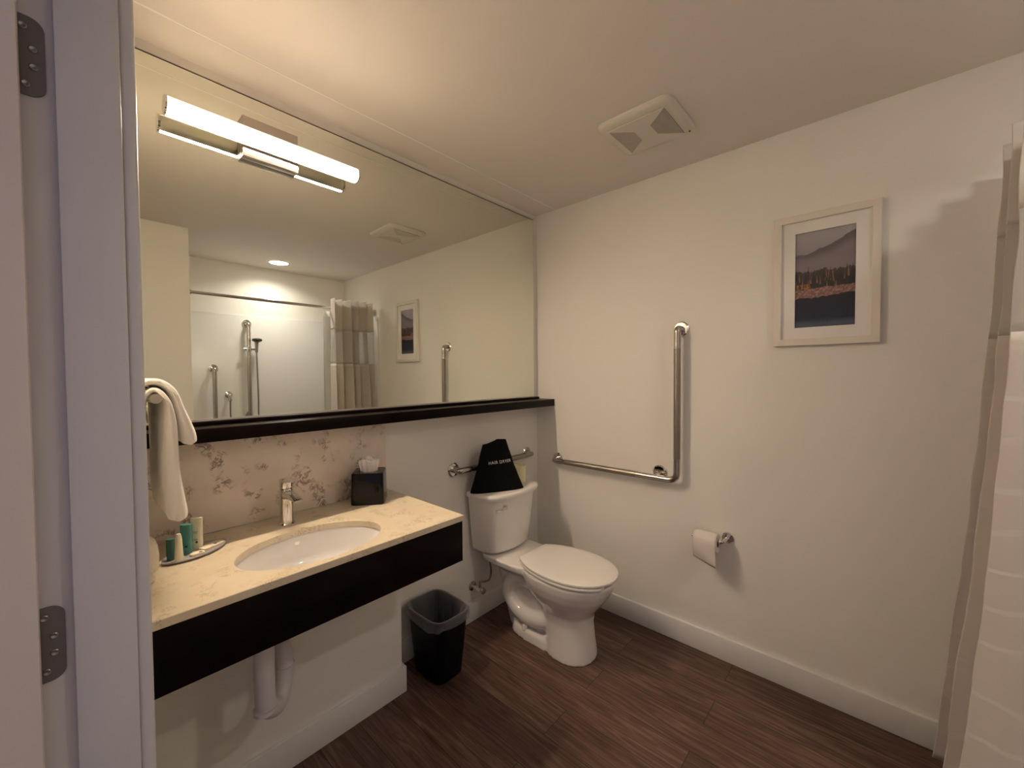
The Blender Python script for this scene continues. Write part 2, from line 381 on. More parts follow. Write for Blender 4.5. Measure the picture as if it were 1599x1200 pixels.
bmesh.ops.remove_doubles(ct, verts=ct.verts, dist=1e-5)
tag(obj('countertop', ct, m_counter, sharp=0.4), 'cream quartz countertop with oval basin cutout on the dark vanity', 'countertop')
# basin
sk = thing('sink', 'white oval undermount basin set into the cream countertop', 'sink', (SX, SY, 0.70))
b = B(); rings = []
prof = [(1.10, 0.8425), (1.02, 0.8425), (1.0, 0.835), (0.985, 0.80), (0.94, 0.765), (0.82, 0.735), (0.60, 0.715), (0.35, 0.705), (0.11, 0.700)]
prof += [(0.11, 0.688), (0.40, 0.692), (0.66, 0.702), (0.88, 0.722), (1.0, 0.755), (1.045, 0.80), (1.10, 0.83)]
for k, z in prof: rings.append([Vector((SX+SA*k*math.cos(2*pi*i/64), SY+SB*k*math.sin(2*pi*i/64), z)) for i in range(64)])
loft(b, rings + [rings[0]], cap=False)
basin = obj('basin', b, m_sink, sk, sharp=1.2)
b = B(); lathe(b, [(0.027, 0.696), (0.027, 0.7035), (0.022, 0.705), (0.018, 0.702), (0.003, 0.702)], (SX, SY, 0), 'z'); obj('drain', b, m_chrome, basin)
b = B(); lathe(b, [(0.009, 0), (0.009, 0.004), (0.0065, 0.004), (0.006, 0.001), (0.001, 0.001)], (SX, SY+SB*0.99, 0.815), 'y'); 
o = obj('overflow_ring', b, m_chrome, basin)
# backsplash
tag(obj('backsplash', bx(XL+0.0005, -1.140, -0.020, -0.0005, 0.8645, 1.1895, bev=0.001), m_splash), 'brown-veined beige quartz backsplash between countertop and dark shelf', 'backsplash')

# faucet
fx, fy = -1.603, -0.128
fa = thing('faucet', 'chrome single-lever basin faucet standing on the cream countertop', 'faucet', (fx, fy, 0.864))
b = B(); lathe(b, [(0.0265, 0.8645), (0.0265, 0.868), (0.0225, 0.872), (0.0215, 0.90), (0.0215, 0.975), (0.0215, 0.992), (0.019, 0.9945)], (fx, fy, 0), 'z', 40)
obj('body', b, m_chrome, fa)
b = B(); sec = []
for s, hw, z0, z1 in ((0.0, 0.018, 0.955, 0.990), (0.03, 0.0175, 0.962, 0.988), (0.06, 0.0165, 0.966, 0.983), (0.09, 0.0155, 0.966, 0.978), (0.105, 0.014, 0.966, 0.974)):
    ring = []
    for i in range(24):
        a = 2*pi*i/24; c, q = math.cos(a), math.sin(a)
        ring.append(Vector((fx+hw*abs(c)**.6*(1 if c > 0 else -1), fy-0.012-s, (z0+z1)/2 + (z1-z0)/2*abs(q)**.6*(1 if q > 0 else -1))))
    sec.append(ring)
loft(b, sec); obj('spout', b, m_chrome, fa)
b = B(); lathe(b, [(0.020, 0.9955), (0.0215, 0.999), (0.0220, 1.020), (0.0218, 1.027), (0.017, 1.0305)], (fx, fy, 0), 'z', 40)
sec = []
for s, hw, z0, z1 in ((0.0, 0.020, 1.016, 1.0300), (0.03, 0.019, 1.020, 1.0315), (0.055, 0.0165, 1.025, 1.0325), (0.070, 0.013, 1.028, 1.0335)):
    ring = []
    for i in range(24):
        a = 2*pi*i/24; c, q = math.cos(a), math.sin(a)
        ring.append(Vector((fx+hw*abs(c)**.7*(1 if c > 0 else -1), fy-0.004-s, (z0+z1)/2 + (z1-z0)/2*abs(q)**.7*(1 if q > 0 else -1))))
    sec.append(ring)
loft(b, sec); obj('lever', b, m_chrome, fa)

# drain trap under the sink
tr = thing('drain_trap', 'white padded drain trap pipe hanging below the dark vanity', 'pipe', (-1.72, -0.33, 0.34))
b = B(); A = (-1.751, -0.362)
pts = fillet([(SX, SY, 0.688), (SX, SY, 0.655), (A[0], A[1], 0.640), (A[0], A[1], 0.405), (-1.70, -0.305, 0.352), (-1.664, -0.262, 0.40), (-1.664, -0.262, 0.50), (-1.664, -0.157, 0.50)], 0.05, 8)
rr = [0.018 if p.z > 0.64 else 0.0275 for p in pts]
tube(b, pts, rr, 24); obj('padded_pipe', b, m_plas, tr, sharp=1.3)
for z0_, z1_, c_ in ((0.40, 0.412, A), (0.44, 0.448, (-1.664, -0.262))):
    b = B(); lathe(b, [(0.0305, z0_), (0.0305, z1_)], (c_[0], c_[1], 0), 'z'); obj('tape_band', b, m_plas, tr)

# ------------------------------------------------------------------ mirror and shelf
mi = thing('wall_mirror', 'huge frameless mirror reaching nearly to the ceiling above the dark shelf', 'mirror', (-1.05, 0, 1.2495))
obj('mirror_edge', bx(XL+0.0005, -0.0415, -0.0085, -0.0005, 1.2465, 2.4025), m_medge, mi)
obj('mirror_glass', bx(XL+0.0005, -0.0440, -0.0100, -0.0086, 1.2500, 2.3995), m_mirror, mi)
obj('mirror_channel', bx(XL+0.0005, -0.0405, -0.0135, -0.0103, 1.2462, 1.2525), m_alu, mi)
obj('mirror_clip_strip', bx(XL+0.0005, -0.0405, -0.0120, -0.0005, 2.4030, 2.4052), m_alu, mi)
sh = B(); box(sh, XL+0.0005, -0.0005, -0.145, -0.0005, 1.190, 1.2335, bev=0.0012)
so = tag(obj('mirror_shelf', sh, m_dark), 'long narrow dark wood shelf under the wall mirror', 'shelf')
obj('back_ledge', bx(XL+0.0005, -0.0200, -0.0350, -0.0005, 1.2335, 1.2460, bev=0.001), m_dark, so)

# ------------------------------------------------------------------ vanity light
vl = thing('vanity_light', 'chrome bar lamp with long glowing tube mounted on the mirror', 'lamp', (-1.597, -0.0105, 2.22))
obj('wall_canopy', bx(-1.690, -1.507, -0.044, -0.0105, 2.172, 2.312, bev=0.002), m_steel, vl)
lx0, lx1, ly, lz, lr = -1.900, -1.293, -0.077, 2.229, 0.0265
b = B(); rings = []
for x in (lx0, lx1):
    ring = []
    for i in range(33):     # front arc of the acrylic (open towards the mirror)
        a = math.radians(-118 + 236*i/32)
        ring.append(Vector((x, ly - lr*math.cos(a), lz + lr*math.sin(a))))
    rings.append(ring)
loft(b, rings); obj('acrylic_tube', b, m_bulb, vl)
ch = B(); box(ch, lx0-0.003, lx1+0.003, ly+0.0128, ly+0.0175, lz-0.0280, lz+0.020, bev=0.0008)
obj('back_channel', ch, m_alu, vl)
for xx in (lx0-0.0062, lx1+0.0002):
    b = B(); lathe(b, [(lr+0.0012, 0), (lr+0.0012, 0.006)], (xx, ly, lz), 'x', 40); obj('end_cap', b, m_chrome, vl)
obj('arm', bx(-1.680, -1.517, ly+0.0175, -0.044, lz-0.026, lz+0.012, bev=0.001), m_chrome, vl)

# ------------------------------------------------------------------ towels on the bar at the left
tb = thing('towel_bar', 'round metal towel bar end poking out of the cream towels', 'towel bar', (-2.058, -0.3, 1.347))
b = B(); tube(b, fillet([(XL+0.001, -0.10, 1.347), (-1.987, -0.10, 1.347), (-1.987, -0.455, 1.347)], 0.02), 0.0115); 
obj('bar', b, m_steel, tb)
b = B(); lathe(b, [(0.022, 0), (0.022, 0.006), (0.009, 0.008), (0.009, 0.060)], (XL+0.001, -0.42, 1.347), 'x'); obj('wall_post', b, m_steel, tb)
b = B(); lathe(b, [(0.022, 0), (0.022, 0.006), (0.009, 0.008), (0.009, 0.020)], (XL+0.001, -0.10, 1.347), 'x'); obj('wall_post', b, m_steel, tb)
def drape(name, prof, y0, y1, label, wob=0.003, group=None):
    # prof: list of (x, z, half thickness) along the draped cloth
    P = spline([(p[0], p[1], p[2]) for p in prof], 7)
    b = B(); rings = []; NS = 26
    for j in range(NS):
        y = y0 + (y1-y0)*j/(NS-1)
        endk = min(1, min(j, NS-1-j)/2.0); endk = 0.45 + 0.55*math.sin(endk*pi/2)
        L, Rr = [], []
        for i, p in enumerate(P):
            a, c = P[max(i-1, 0)], P[min(i+1, len(P)-1)]
            d = Vector((c.x-a.x, c.y-a.y)).normalized(); n = Vector((-d.y, d.x))
            k = min(i, len(P)-1-i); kk = math.sin(min(1, (k+0.5)/3)*pi/2)
            w = p.z*endk*kk
            q = noise.noise(Vector((p.x*14, y*11, p.y*7)))*wob*2
            yy = y + noise.noise(Vector((3.3, y*5, p.y*9)))*wob*1.5
            L.append(Vector((p.x+n.x*(w)+q, yy, p.y+n.y*w))); Rr.append(Vector((p.x-n.x*w+q, yy, p.y-n.y*w)))
        rings.append(L + list(reversed(Rr)))
    loft(b, rings)
    o = obj(name, b, m_towel, sharp=1.4); tag(o, label, 'towel', group); return o
drape('hand_towel', [(-2.020, 1.02, .008), (-2.018, 1.12, .009), (-2.014, 1.24, .009), (-2.010, 1.335, .007), (-1.9885, 1.3665, .0065), (-1.966, 1.338, .008), (-1.960, 1.28, .013), (-1.958, 1.20, .016), (-1.953, 1.12, .019), (-1.948, 1.06, .020), (-1.948, 1.044, .017)],
      -0.440, -0.155, 'long cream hand towel hanging from the bar above the counter')
drape('washcloth', [(-2.037, 1.245, .006), (-2.034, 1.30, .006), (-2.022, 1.365, .006), (-1.987, 1.3865, .008), (-1.953, 1.365, .009), (-1.937, 1.315, .012), (-1.925, 1.265, .016), (-1.920, 1.240, .016), (-1.918, 1.226, .013)],
      -0.420, -0.175, 'short cream washcloth draped on top of the long hand towel')

# ------------------------------------------------------------------ things on the counter
# cup at the left end
cu = thing('wrapped_cup', 'pale paper-covered cup at the left counter end beside the door frame', 'cup', (-2.012, -0.305, 0.865))
b = B(); lathe(b, [(0.026, 0.8650), (0.030, 0.868), (0.031, 0.893)], (-2.012, -0.305, 0), 'z'); obj('cup', b, m_cup, cu)
b = B(); rings = []
for r, z in [(0.034, 0.8935), (0.0375, 0.905), (0.0385, 0.93), (0.036, 0.955), (0.030, 0.975), (0.018, 0.987), (0.004, 0.990)]:
    rings.append([Vector((-2.012+(r+0.0012*math.cos(i*pi))*math.cos(2*pi*i/40), -0.305+(r+0.0012*math.cos(i*pi))*math.sin(2*pi*i/40), z)) for i in range(40)])
loft(b, rings); obj('pleated_cover', b, m_cup, cu, sharp=1.5)
# tray
def lens(cx, cy, L, Wd, ang, n=28, p=1.0):
    o = []
    for i in range(n):
        t = i/n*2*pi; u = math.cos(t)*L/2; w = abs(math.sin(t))**1.35*(1 if math.sin(t) > 0 else -1)*Wd/2
        o.append((cx+u*math.cos(ang)-w*math.sin(ang), cy+u*math.sin(ang)+w*math.cos(ang)))
    return o
TA = math.radians(26)
TC = (-1.874, -0.178)
def tp_(u, w):
    u += 0.006
    return (TC[0]+u*math.cos(TA)-w*math.sin(TA), TC[1]+u*math.sin(TA)+w*math.cos(TA))
ty = B()
rings = []
for k, z in ((0.82, 0.8645), (1.0, 0.8695), (1.0, 0.8725), (0.965, 0.8725), (0.90, 0.8690), (0.3, 0.8688)):
    rings.append([Vector((p[0], p[1], z)) for p in lens(TC[0], TC[1], 0.185*k, 0.105*k, TA, 40)])
loft(ty, rings); tag(obj('toiletry_tray', ty, m_tray), 'grey leaf-shaped tray holding toiletries on the counter', 'tray')
def rot_box(cx, cy, w, d, z0, z1, ang, bev=0.002, topw=None, n=3.0):
    b = B(); rings = []
    for z, kw, kd in ((z0, 1, 1), ((z0+z1)/2, 1, .95), (z1, topw if topw else 1, .5 if topw else .9)):
        ring = []
        for q in sup(0, 0, w/2*kw, d/2*kd, n, 28):
            ring.append(Vector((cx+q[0]*math.cos(ang)-q[1]*math.sin(ang), cy+q[0]*math.sin(ang)+q[1]*math.cos(ang), z)))
        rings.append(ring)
    return loft(b, rings)
zt = 0.8692
VA = math.radians(-38)            # faces turned to the room
t_bodies = []
def bottle(name, u, w, wd, dp, h, m, capm, label, cat, cap_h=0.012, taper=None, mark=True, ang=VA, lean=0):
    cx, cy = tp_(u, w)
    t = thing(name, label, cat, (cx, cy, zt), 'guest toiletries on the tray')
    capw = wd*0.92
    b = rot_box(cx, cy, capw, dp*0.9, zt, zt+cap_h, ang, n=3); obj('cap', b, capm, t)
    b = rot_box(cx, cy, wd, dp, zt+cap_h, zt+h, ang, topw=taper); t_body = obj('body', b, m, t)
    if mark:
        nx, ny = math.sin(ang), -math.cos(ang)
        mb = B(); ctr = Vector((cx+nx*(dp/2+0.0002), cy+ny*(dp/2+0.0002), zt+cap_h+0.012)); ux = Vector((math.cos(ang), math.sin(ang), 0))
        vs = [ctr + ux*(0.0032*math.cos(2*pi*i/14)) + Vector((0, 0, 0.0032*math.sin(2*pi*i/14))) + ux*0.004 for i in range(14)]
        loft(mb, [vs, [v+Vector((nx, ny, 0))*0.0005 for v in vs]]); obj('printed_dot', mb, m_mark, t_body)
    t_bodies.append(t_body); return t
def zc(h): return zt+h
bottle('shampoo_bottle', -0.068, 0.012, 0.020, 0.014, 0.060, m_teal2, m_teal2, 'dark teal mini bottle at the back left of the tray', 'bottle', mark=False)
t_ = bottle('conditioner_bottle', -0.025, 0.010, 0.030, 0.018, 0.088, m_teal, m_teal, 'bright teal bottle standing in the middle of the tray', 'bottle')
t_ = bottle('lotion_tube', 0.008, 0.014, 0.031, 0.018, 0.096, m_cream, m_cream, 'tall cream flat tube with grey print at the right of the tray', 'tube', taper=1.08)
cx, cy = tp_(0.008, 0.014); nx, ny = math.sin(VA), -math.cos(VA); ux = Vector((math.cos(VA), math.sin(VA), 0))
g = B()
for dz, L in ((0.056, 0.016), (0.052, 0.012), (0.033, 0.014), (0.030, 0.010)):
    c0 = Vector((cx+nx*0.0088, cy+ny*0.0088, zt+dz)); q = [c0-ux*L/2-Vector((0, 0, .0008)), c0+ux*L/2-Vector((0, 0, .0008)), c0+ux*L/2+Vector((0, 0, .0008)), c0-ux*L/2+Vector((0, 0, .0008))]
    loft(g, [q, [v+Vector((nx, ny, 0))*0.0006 for v in q]])
obj('printed_lines', g, m_gmark, t_bodies[-1], smooth=False)
# slim cone tube in front
cx, cy = tp_(-0.066, -0.018)
t_ = thing('cream_tube', 'slim pale tapered tube standing at the front left of the tray', 'tube', (cx, cy, zt), 'guest toiletries on the tray')
b = B(); lathe(b, [(0.0115, zt), (0.011, zt+0.010)], (cx, cy, 0), 'z'); obj('cap', b, m_cream, t_)
b = B(); lathe(b, [(0.0105, zt+0.010), (0.0075, zt+0.066), (0.0055, zt+0.076), (0.0045, zt+0.078)], (cx, cy, 0), 'z'); obj('body', b, m_cream, t_)
# soaps lying flat
def soap(u, w, L, Wd, h, ang, label):
    cx, cy = tp_(u, w)
    s = obj('wrapped_soap', prism(B(), [(cx+q[0]*math.cos(ang)-q[1]*math.sin(ang), cy+q[0]*math.sin(ang)+q[1]*math.cos(ang)) for q in sup(0, 0, L/2, Wd/2, 5, 28)], zt, zt+h, bev=0.0015), m_soap)
    tag(s, label, 'soap', 'wrapped soaps on the tray')
    k = B(); lathe(k, [(0.0045, zt+h), (0.0045, zt+h+0.0004)], (cx+0.008, cy-0.002, 0), 'z', 14); obj('printed_dot', k, m_mark, s)
soap(0.036, -0.010, 0.068, 0.036, 0.006, TA, 'larger flat wrapped soap lying on the right half of the tray')
soap(-0.021, -0.026, 0.034, 0.022, 0.006, TA-0.2, 'small wrapped soap between slim tube and larger soap')

# tissue box
ta = math.radians(-37.8); tcx, tcy = -1.2715, -0.1085
tt = thing('tissue_box', 'glossy black cube tissue box at the right end of the counter', 'tissue box', (tcx, tcy, 0.8645))
def trot(p, z): return Vector((tcx+p[0]*math.cos(ta)-p[1]*math.sin(ta), tcy+p[0]*math.sin(ta)+p[1]*math.cos(ta), z))
b = B(); rings = []
for k, z in ((0.96, 0.8645), (1.0, 0.868), (0.975, 0.93), (0.955, 0.986), (0.945, 0.992), (0.90, 0.995), (0.45, 0.9935), (0.42, 0.985), (0.40, 0.93)):
    rings.append([trot(p, z) for p in sup(0, 0, 0.066*k, 0.059*k, 12 if k > .5 else 2, 64)])
loft(b, rings); obj('box_cover', b, m_black, tt, sharp=0.5)
b = B()
for sgn, hh, off_ in ((1, 0.058, 0.0), (-1, 0.051, 0.006)):
    g1 = []
    for j in range(10):
        s = j/9; z = 0.975 + s*(hh+0.018)
        row = []
        for i in range(25):
            u = (i/24-0.5)
            w = (0.030+0.012*s)*2*u
            d = 0.006*math.sin(u*22+sgn*1.3)*(0.35+0.65*s)+sgn*(0.004+0.004*s)+off_*0.3
            zz = z - (0.010*s*abs(u)*2) + 0.006*s*math.sin(u*9+sgn*2)
            row.append(trot((w, d), zz))
        g1.append(row)
    loft(b, g1, closed=False)
    o_ = None
o = obj('tissue', b, m_tissue, tt, sharp=2.5)
md = o.modifiers.new('thick', 'SOLIDIFY'); md.thickness = 0.0012

# ------------------------------------------------------------------ toilet
TX = -0.437
to = thing('toilet', 'white two-piece toilet with closed lid in the room corner', 'toilet', (TX, -0.4, 0))
LID = [(-0.312, .108), (-0.325, .118), (-0.36, .141), (-0.42, .167), (-0.50, .183), (-0.58, .186), (-0.65, .175), (-0.71, .150), (-0.755, .116), (-0.785, .075), (-0.801, .035)]
LP = spline([(a, b_, 0) for a, b_ in LID], 4)
def lid_outline(k=1.0, dy=0.0, front=None):
    pts = [(TX-p.y*k, p.x*1.0+dy) for p in LP]
    tip = (TX, LP[-1].x-0.004+dy)
    return pts + [tip] + [(2*TX-q[0], q[1]) for q in reversed(pts)]
# body: lofted bowl + foot + trapway, fused by a voxel remesh
b = B()
def egg(z, yb, yf, hw, n=36, sq=2.3, wide=0.5):
    ring = []; cy = yb+(yf-yb)*wide
    for i in range(n):
        a = 2*pi*i/n; c, s = math.cos(a), math.sin(a)
        ly_ = (yf-cy) if s < 0 else (cy-yb)
        ly_ = abs(ly_)
        ring.append(Vector((TX+hw*abs(c)**(2/sq)*(1 if c >= 0 else -1), cy+ly_*abs(s)**(2/sq)*(1 if s >= 0 else -1), z)))
    return ring
loft(b, [egg(0.0, -0.43, -0.692, .118), egg(0.03, -0.43, -0.690, .114), egg(0.10, -0.43, -0.682, .105), egg(0.17, -0.42, -0.676, .102), egg(0.215, -0.40, -0.682, .108),
         egg(0.245, -0.37, -0.700, .125), egg(0.28, -0.335, -0.728, .147), egg(0.32, -0.31, -0.757, .166), egg(0.36, -0.295, -0.777, .178), egg(0.395, -0.29, -0.787, .183), egg(0.405, -0.29, -0.787, .181)])
loft(b, [egg(0.0, -0.20, -0.60, .105, sq=3), egg(0.040, -0.205, -0.60, .098, sq=3), egg(0.052, -0.21, -0.60, .088, sq=3)])          # foot
loft(b, [egg(0.0, -0.16, -0.55, .050, sq=3), egg(0.2, -0.10, -0.5, .055, sq=3), egg(0.30, -0.075, -0.5, .070, sq=3), egg(0.345, -0.05, -0.45, .120, sq=3), egg(0.372, -0.030, -0.42, .158, sq=4), egg(0.405, -0.030, -0.40, .165, sq=4)])
for s in (-1, 1):
    tube(b, spline([(TX+s*0.045, -0.52, 0.16), (TX+s*0.058, -0.42, 0.115), (TX+s*0.060, -0.32, 0.105), (TX+s*0.058, -0.235, 0.135), (TX+s*0.056, -0.19, 0.20), (TX+s*0.054, -0.22, 0.27), (TX+s*0.060, -0.31, 0.305), (TX+s*0.085, -0.42, 0.31)], 6), 0.040, 16)
o = bowl = obj('bowl', b, m_porc, to, sharp=9)
r_ = o.modifiers.new('fuse', 'REMESH'); r_.mode = 'VOXEL'; r_.voxel_size = 0.006; r_.use_smooth_shade = True
s_ = o.modifiers.new('soften', 'SMOOTH'); s_.factor = 0.6; s_.iterations = 7
b = B(); lathe(b, [(0.016, 0.046), (0.016, 0.062), (0.012, 0.070), (0.004, 0.073)], (TX-0.082, -0.325, 0), 'z'); obj('bolt_cap', b, m_seat, bowl)
b = B(); lathe(b, [(0.016, 0.046), (0.016, 0.062), (0.012, 0.070), (0.004, 0.073)], (TX+0.082, -0.325, 0), 'z'); obj('bolt_cap', b, m_seat, bowl)
# open-front seat (a U) and lid
b = B(); oo = [p for p in lid_outline(1.0) ]
nO = len(LP)
outer = [(TX-p.y*0.995, p.x) for p in LP if p.x > -0.790]
def inner(p):
    y = p.x
    k = max(0.0, min(1.0, (-0.33-y)/0.12)); return (TX-max(0.055, p.y-0.060), min(y, -0.355))
for s in (1, -1):
    sec = []
    for p in LP:
        if p.x < -0.790: continue
        xo = p.y*0.992; xi = max(0.050, p.y-0.062); y = p.x
        mk = lambda xx, z: Vector((TX-s*xx, y if y > -0.78 else -0.78, z))
        sec.append([mk(xo-0.003, 0.4075), mk(xo, 0.411), mk(xo, 0.419), mk(xo-0.003, 0.4225), mk(xi+0.003, 0.4225), mk(xi, 0.419), mk(xi, 0.411), mk(xi+0.003, 0.4075)])
    loft(b, sec)
box(b, TX-0.055, TX+0.055, -0.36, -0.315, 0.4075, 0.4225)
obj('seat', b, m_seat, to, sharp=0.9)
b = B()
rings = []
for k, z in ((0.97, 0.4245), (0.995, 0.427), (1.0, 0.432), (0.995, 0.4365), (0.97, 0.4395), (0.80, 0.4420), (0.45, 0.4430)):
    c = Vector((TX, -0.55)); rings.append([Vector((c.x+(p[0]-c.x)*k, c.y+(p[1]-c.y)*(k if k > .9 else k), z)) for p in lid_outline()])
loft(b, rings); obj('lid', b, m_seat, to, sharp=0.7)
for s in (-1, 1): b = B(); tube(b, [(TX+s*0.055, -0.306, 0.416), (TX+s*0.085, -0.306, 0.416)], 0.0095); obj('lid_hinge', b, m_seat, to)
# tank
def tank_ring(z, hw, yf, yb=-0.022, bow=0.30, r=0.03):
    pts = []
    for i in range(25):
        u = -1+2*i/24
        c = abs(u)**8
        pts.append(Vector((TX+hw*u*(1-0.0*c), yf + (0.045*abs(u)**2.2) + 0.05*abs(u)**14, z)))
    back = [Vector((TX+hw*(1-2*i/10), yb, z)) for i in range(11)]
    side_r = [Vector((TX+hw, yf+0.095+(yb-yf-0.095)*k, z)) for k in (0.15, .5, .85)]
    side_l = [Vector((TX-hw, yf+0.095+(yb-yf-0.095)*k, z)) for k in (0.85, .5, .15)]
    return pts + side_r + back + side_l
b = B(); loft(b, [tank_ring(0.412, 0.150, -0.165), tank_ring(0.418, 0.168, -0.190), tank_ring(0.43, 0.174, -0.197), tank_ring(0.57, 0.190, -0.211), tank_ring(0.718, 0.203, -0.222)])
tank = obj('tank', b, m_porc, to, sharp=0.9)
b = B(); loft(b, [tank_ring(0.7195, 0.200, -0.222), tank_ring(0.7225, 0.213, -0.240), tank_ring(0.733, 0.216, -0.245), tank_ring(0.744, 0.216, -0.245), tank_ring(0.750, 0.211, -0.239), tank_ring(0.752, 0.200, -0.228)])
obj('tank_lid', b, m_porc, to, sharp=0.9)
lv = B(); hx = TX-0.124
lathe(lv, [(0.013, -0.222), (0.014, -0.232), (0.009, -0.238)], (hx, 0, 0.685), 'y', 24)
tube(lv, spline([(hx, -0.238, 0.685), (hx-0.03, -0.244, 0.684), (hx-0.072, -0.232, 0.680)], 5), [0.010, .0098, .0094, .009, .0086, .0084, .0082, .008, .0078, .0076, .0074], 14)
obj('flush_lever', lv, m_chrome, tank)
# supply valve and hose
sv = thing('supply_valve', 'chrome shutoff valve with hose on the wall left of the toilet', 'valve', (-0.594, -0.001, 0.194))
b = B(); lathe(b, [(0.026, -0.001), (0.026, -0.005), (0.012, -0.010), (0.0085, -0.012), (0.0085, -0.05), (0.013, -0.052), (0.013, -0.078)], (-0.600, 0, 0.197), 'y', 24)
tube(b, [(-0.600, -0.065, 0.190), (-0.600, -0.065, 0.228)], 0.0085)
obj('valve_body', b, m_chrome, sv)
b = B(); tube(b, [(-0.600, -0.078, 0.197), (-0.600, -0.088, 0.197)], 0.005); lathe(b, [(0.016, -0.086), (0.018, -0.090), (0.016, -0.098)], (-0.600, 0, 0.197), 'y', 12); obj('valve_handle', b, m_chrome, sv)
b = B(); tube(b, spline([(-0.600, -0.065, 0.228), (-0.597, -0.066, 0.243), (-0.575, -0.075, 0.236), (-0.545, -0.085, 0.240), (-0.535, -0.09, 0.28), (-0.552, -0.10, 0.34), (-0.560, -0.10, 0.39), (-0.560, -0.10, 0.412)], 6), 0.0055, 10)
lathe(b, [(0.013, 0.385), (0.015, 0.395), (0.015, 0.411)], (-0.560, -0.10, 0), 'z', 8)
obj('supply_hose', b, m_hose, sv)

# ------------------------------------------------------------------ grab bars
def flange(b, c, axis, sgn, r=0.038):
    pr = [(r, 0.001*sgn), (r, 0.006*sgn), (r-0.006, 0.011*sgn), (0.020, 0.012*sgn)]
    if axis == 'x': lathe(b, [(a, h) for a, h in pr], c, 'x', 36)
    else: lathe(b, [(a, h) for a, h in pr], c, 'y', 36)
# L shaped bar on the right wall
gb = thing('grab_bar', 'L-shaped stainless steel grab bar on the wall right of the toilet', 'grab bar', (0, -0.56, 0.85))
xx = -0.052; r0 = 0.0165
for pts_, rad_ in ((fillet([(-0.004, -0.946, 1.622), (xx, -0.946, 1.622), (xx, -0.946, 1.45)], 0.035), r0), (fillet([(xx, -0.946, 1.0), (xx, -0.946, 0.848), (xx, -0.72, 0.848)], 0.045, 10), r0),
                   (fillet([(-0.004, -0.172, 0.850), (xx, -0.172, 0.849), (xx, -0.28, 0.848)], 0.035), r0)):
    b = B(); tube(b, pts_, rad_); obj('polished_bend', b, m_steel, gb)
b = B(); tube(b, [(-0.006, -0.838, 0.868), (xx+0.01, -0.838, 0.853)], 0.011); obj('support_stem', b, m_steel, gb)
b = B(); tube(b, [(xx, -0.946, 1.52), (xx, -0.946, 0.96)], r0*1.02); tube(b, [(xx, -0.26, 0.848), (xx, -0.73, 0.848)], r0*1.02)
obj('grip', b, m_knurl, gb)
for c in ((0, -0.948, 1.622), (0, -0.172, 0.851), (0, -0.838, 0.868)):
    b = B(); flange(b, c, 'x', -1); obj('wall_flange', b, m_chrome, gb)
# bar behind the toilet
gr = thing('grab_bar', 'short horizontal steel grab bar behind the black bag over the toilet tank', 'grab bar', (-0.42, 0, 0.88))
yy = -0.052
for pts_ in ([(-0.728, -0.004, 0.882), (-0.727, yy, 0.881), (-0.62, yy, 0.881)], [(-0.116, -0.004, 0.884), (-0.117, yy, 0.883), (-0.20, yy, 0.883)]):
    b = B(); tube(b, fillet(pts_, 0.035), r0); obj('polished_bend', b, m_steel, gr)
b = B(); tube(b, [(-0.64, yy, 0.881), (-0.19, yy, 0.883)], r0*1.02); obj('grip', b, m_knurl, gr)
for c in ((-0.728, 0, 0.882), (-0.116, 0, 0.884)):
    b = B(); flange(b, c, 'y', -1); obj('wall_flange', b, m_chrome, gr)

# ------------------------------------------------------------------ black bag and roll on the tank
bg = thing('dryer_bag', 'black cloth hair dryer bag standing on the toilet tank', 'bag', (-0.52, -0.13, 0.7525))
b = B(); rings = []
bl, brt = Vector((-0.662, -0.062, 0.7525)), Vector((-0.384, -0.205, 0.7525))
tl, trt = Vector((-0.612, -0.112, 1.020)), Vector((-0.450, -0.128, 1.028))
def bagring(s):
    e = s**0.92
    L = bl.lerp(tl, e); Rg = brt.lerp(trt, e)
    mid = (L+Rg)/2; ax = (Rg-L); hw = ax.length/2; ax.normalize(); nrm = Vector((ax.y, -ax.x, 0)).normalized()   # towards the room
    th = 0.030*(1-s)**0.7+0.008 + 0.010*math.sin(pi*s)
    hw *= 1 - 0.05*math.sin(pi*s)
    ring = []
    for i in range(48):
        a = 2*pi*i/48; c, q = math.cos(a), math.sin(a)
        pu = hw*abs(c)**0.55*(1 if c > 0 else -1); pn = th*abs(q)*(1 if q > 0 else -1)
        p = mid + ax*pu + nrm*pn
        p += nrm*noise.noise(Vector((pu*22, s*5, 1.0 if q > 0 else 7.0)))*0.010*(0.4+0.6*s)
        p.z += 0.004*math.sin(pu*45+0.8)*(s**3) + 0.004*s**4*math.tanh((pu-0.005)*60)
        ring.append(p)
    return ring, mid, ax, nrm, th
for k in range(17): rings.append(bagring(k/16)[0])
loft(b, rings); sack = obj('sack', b, m_bag, bg, sharp=1.2)
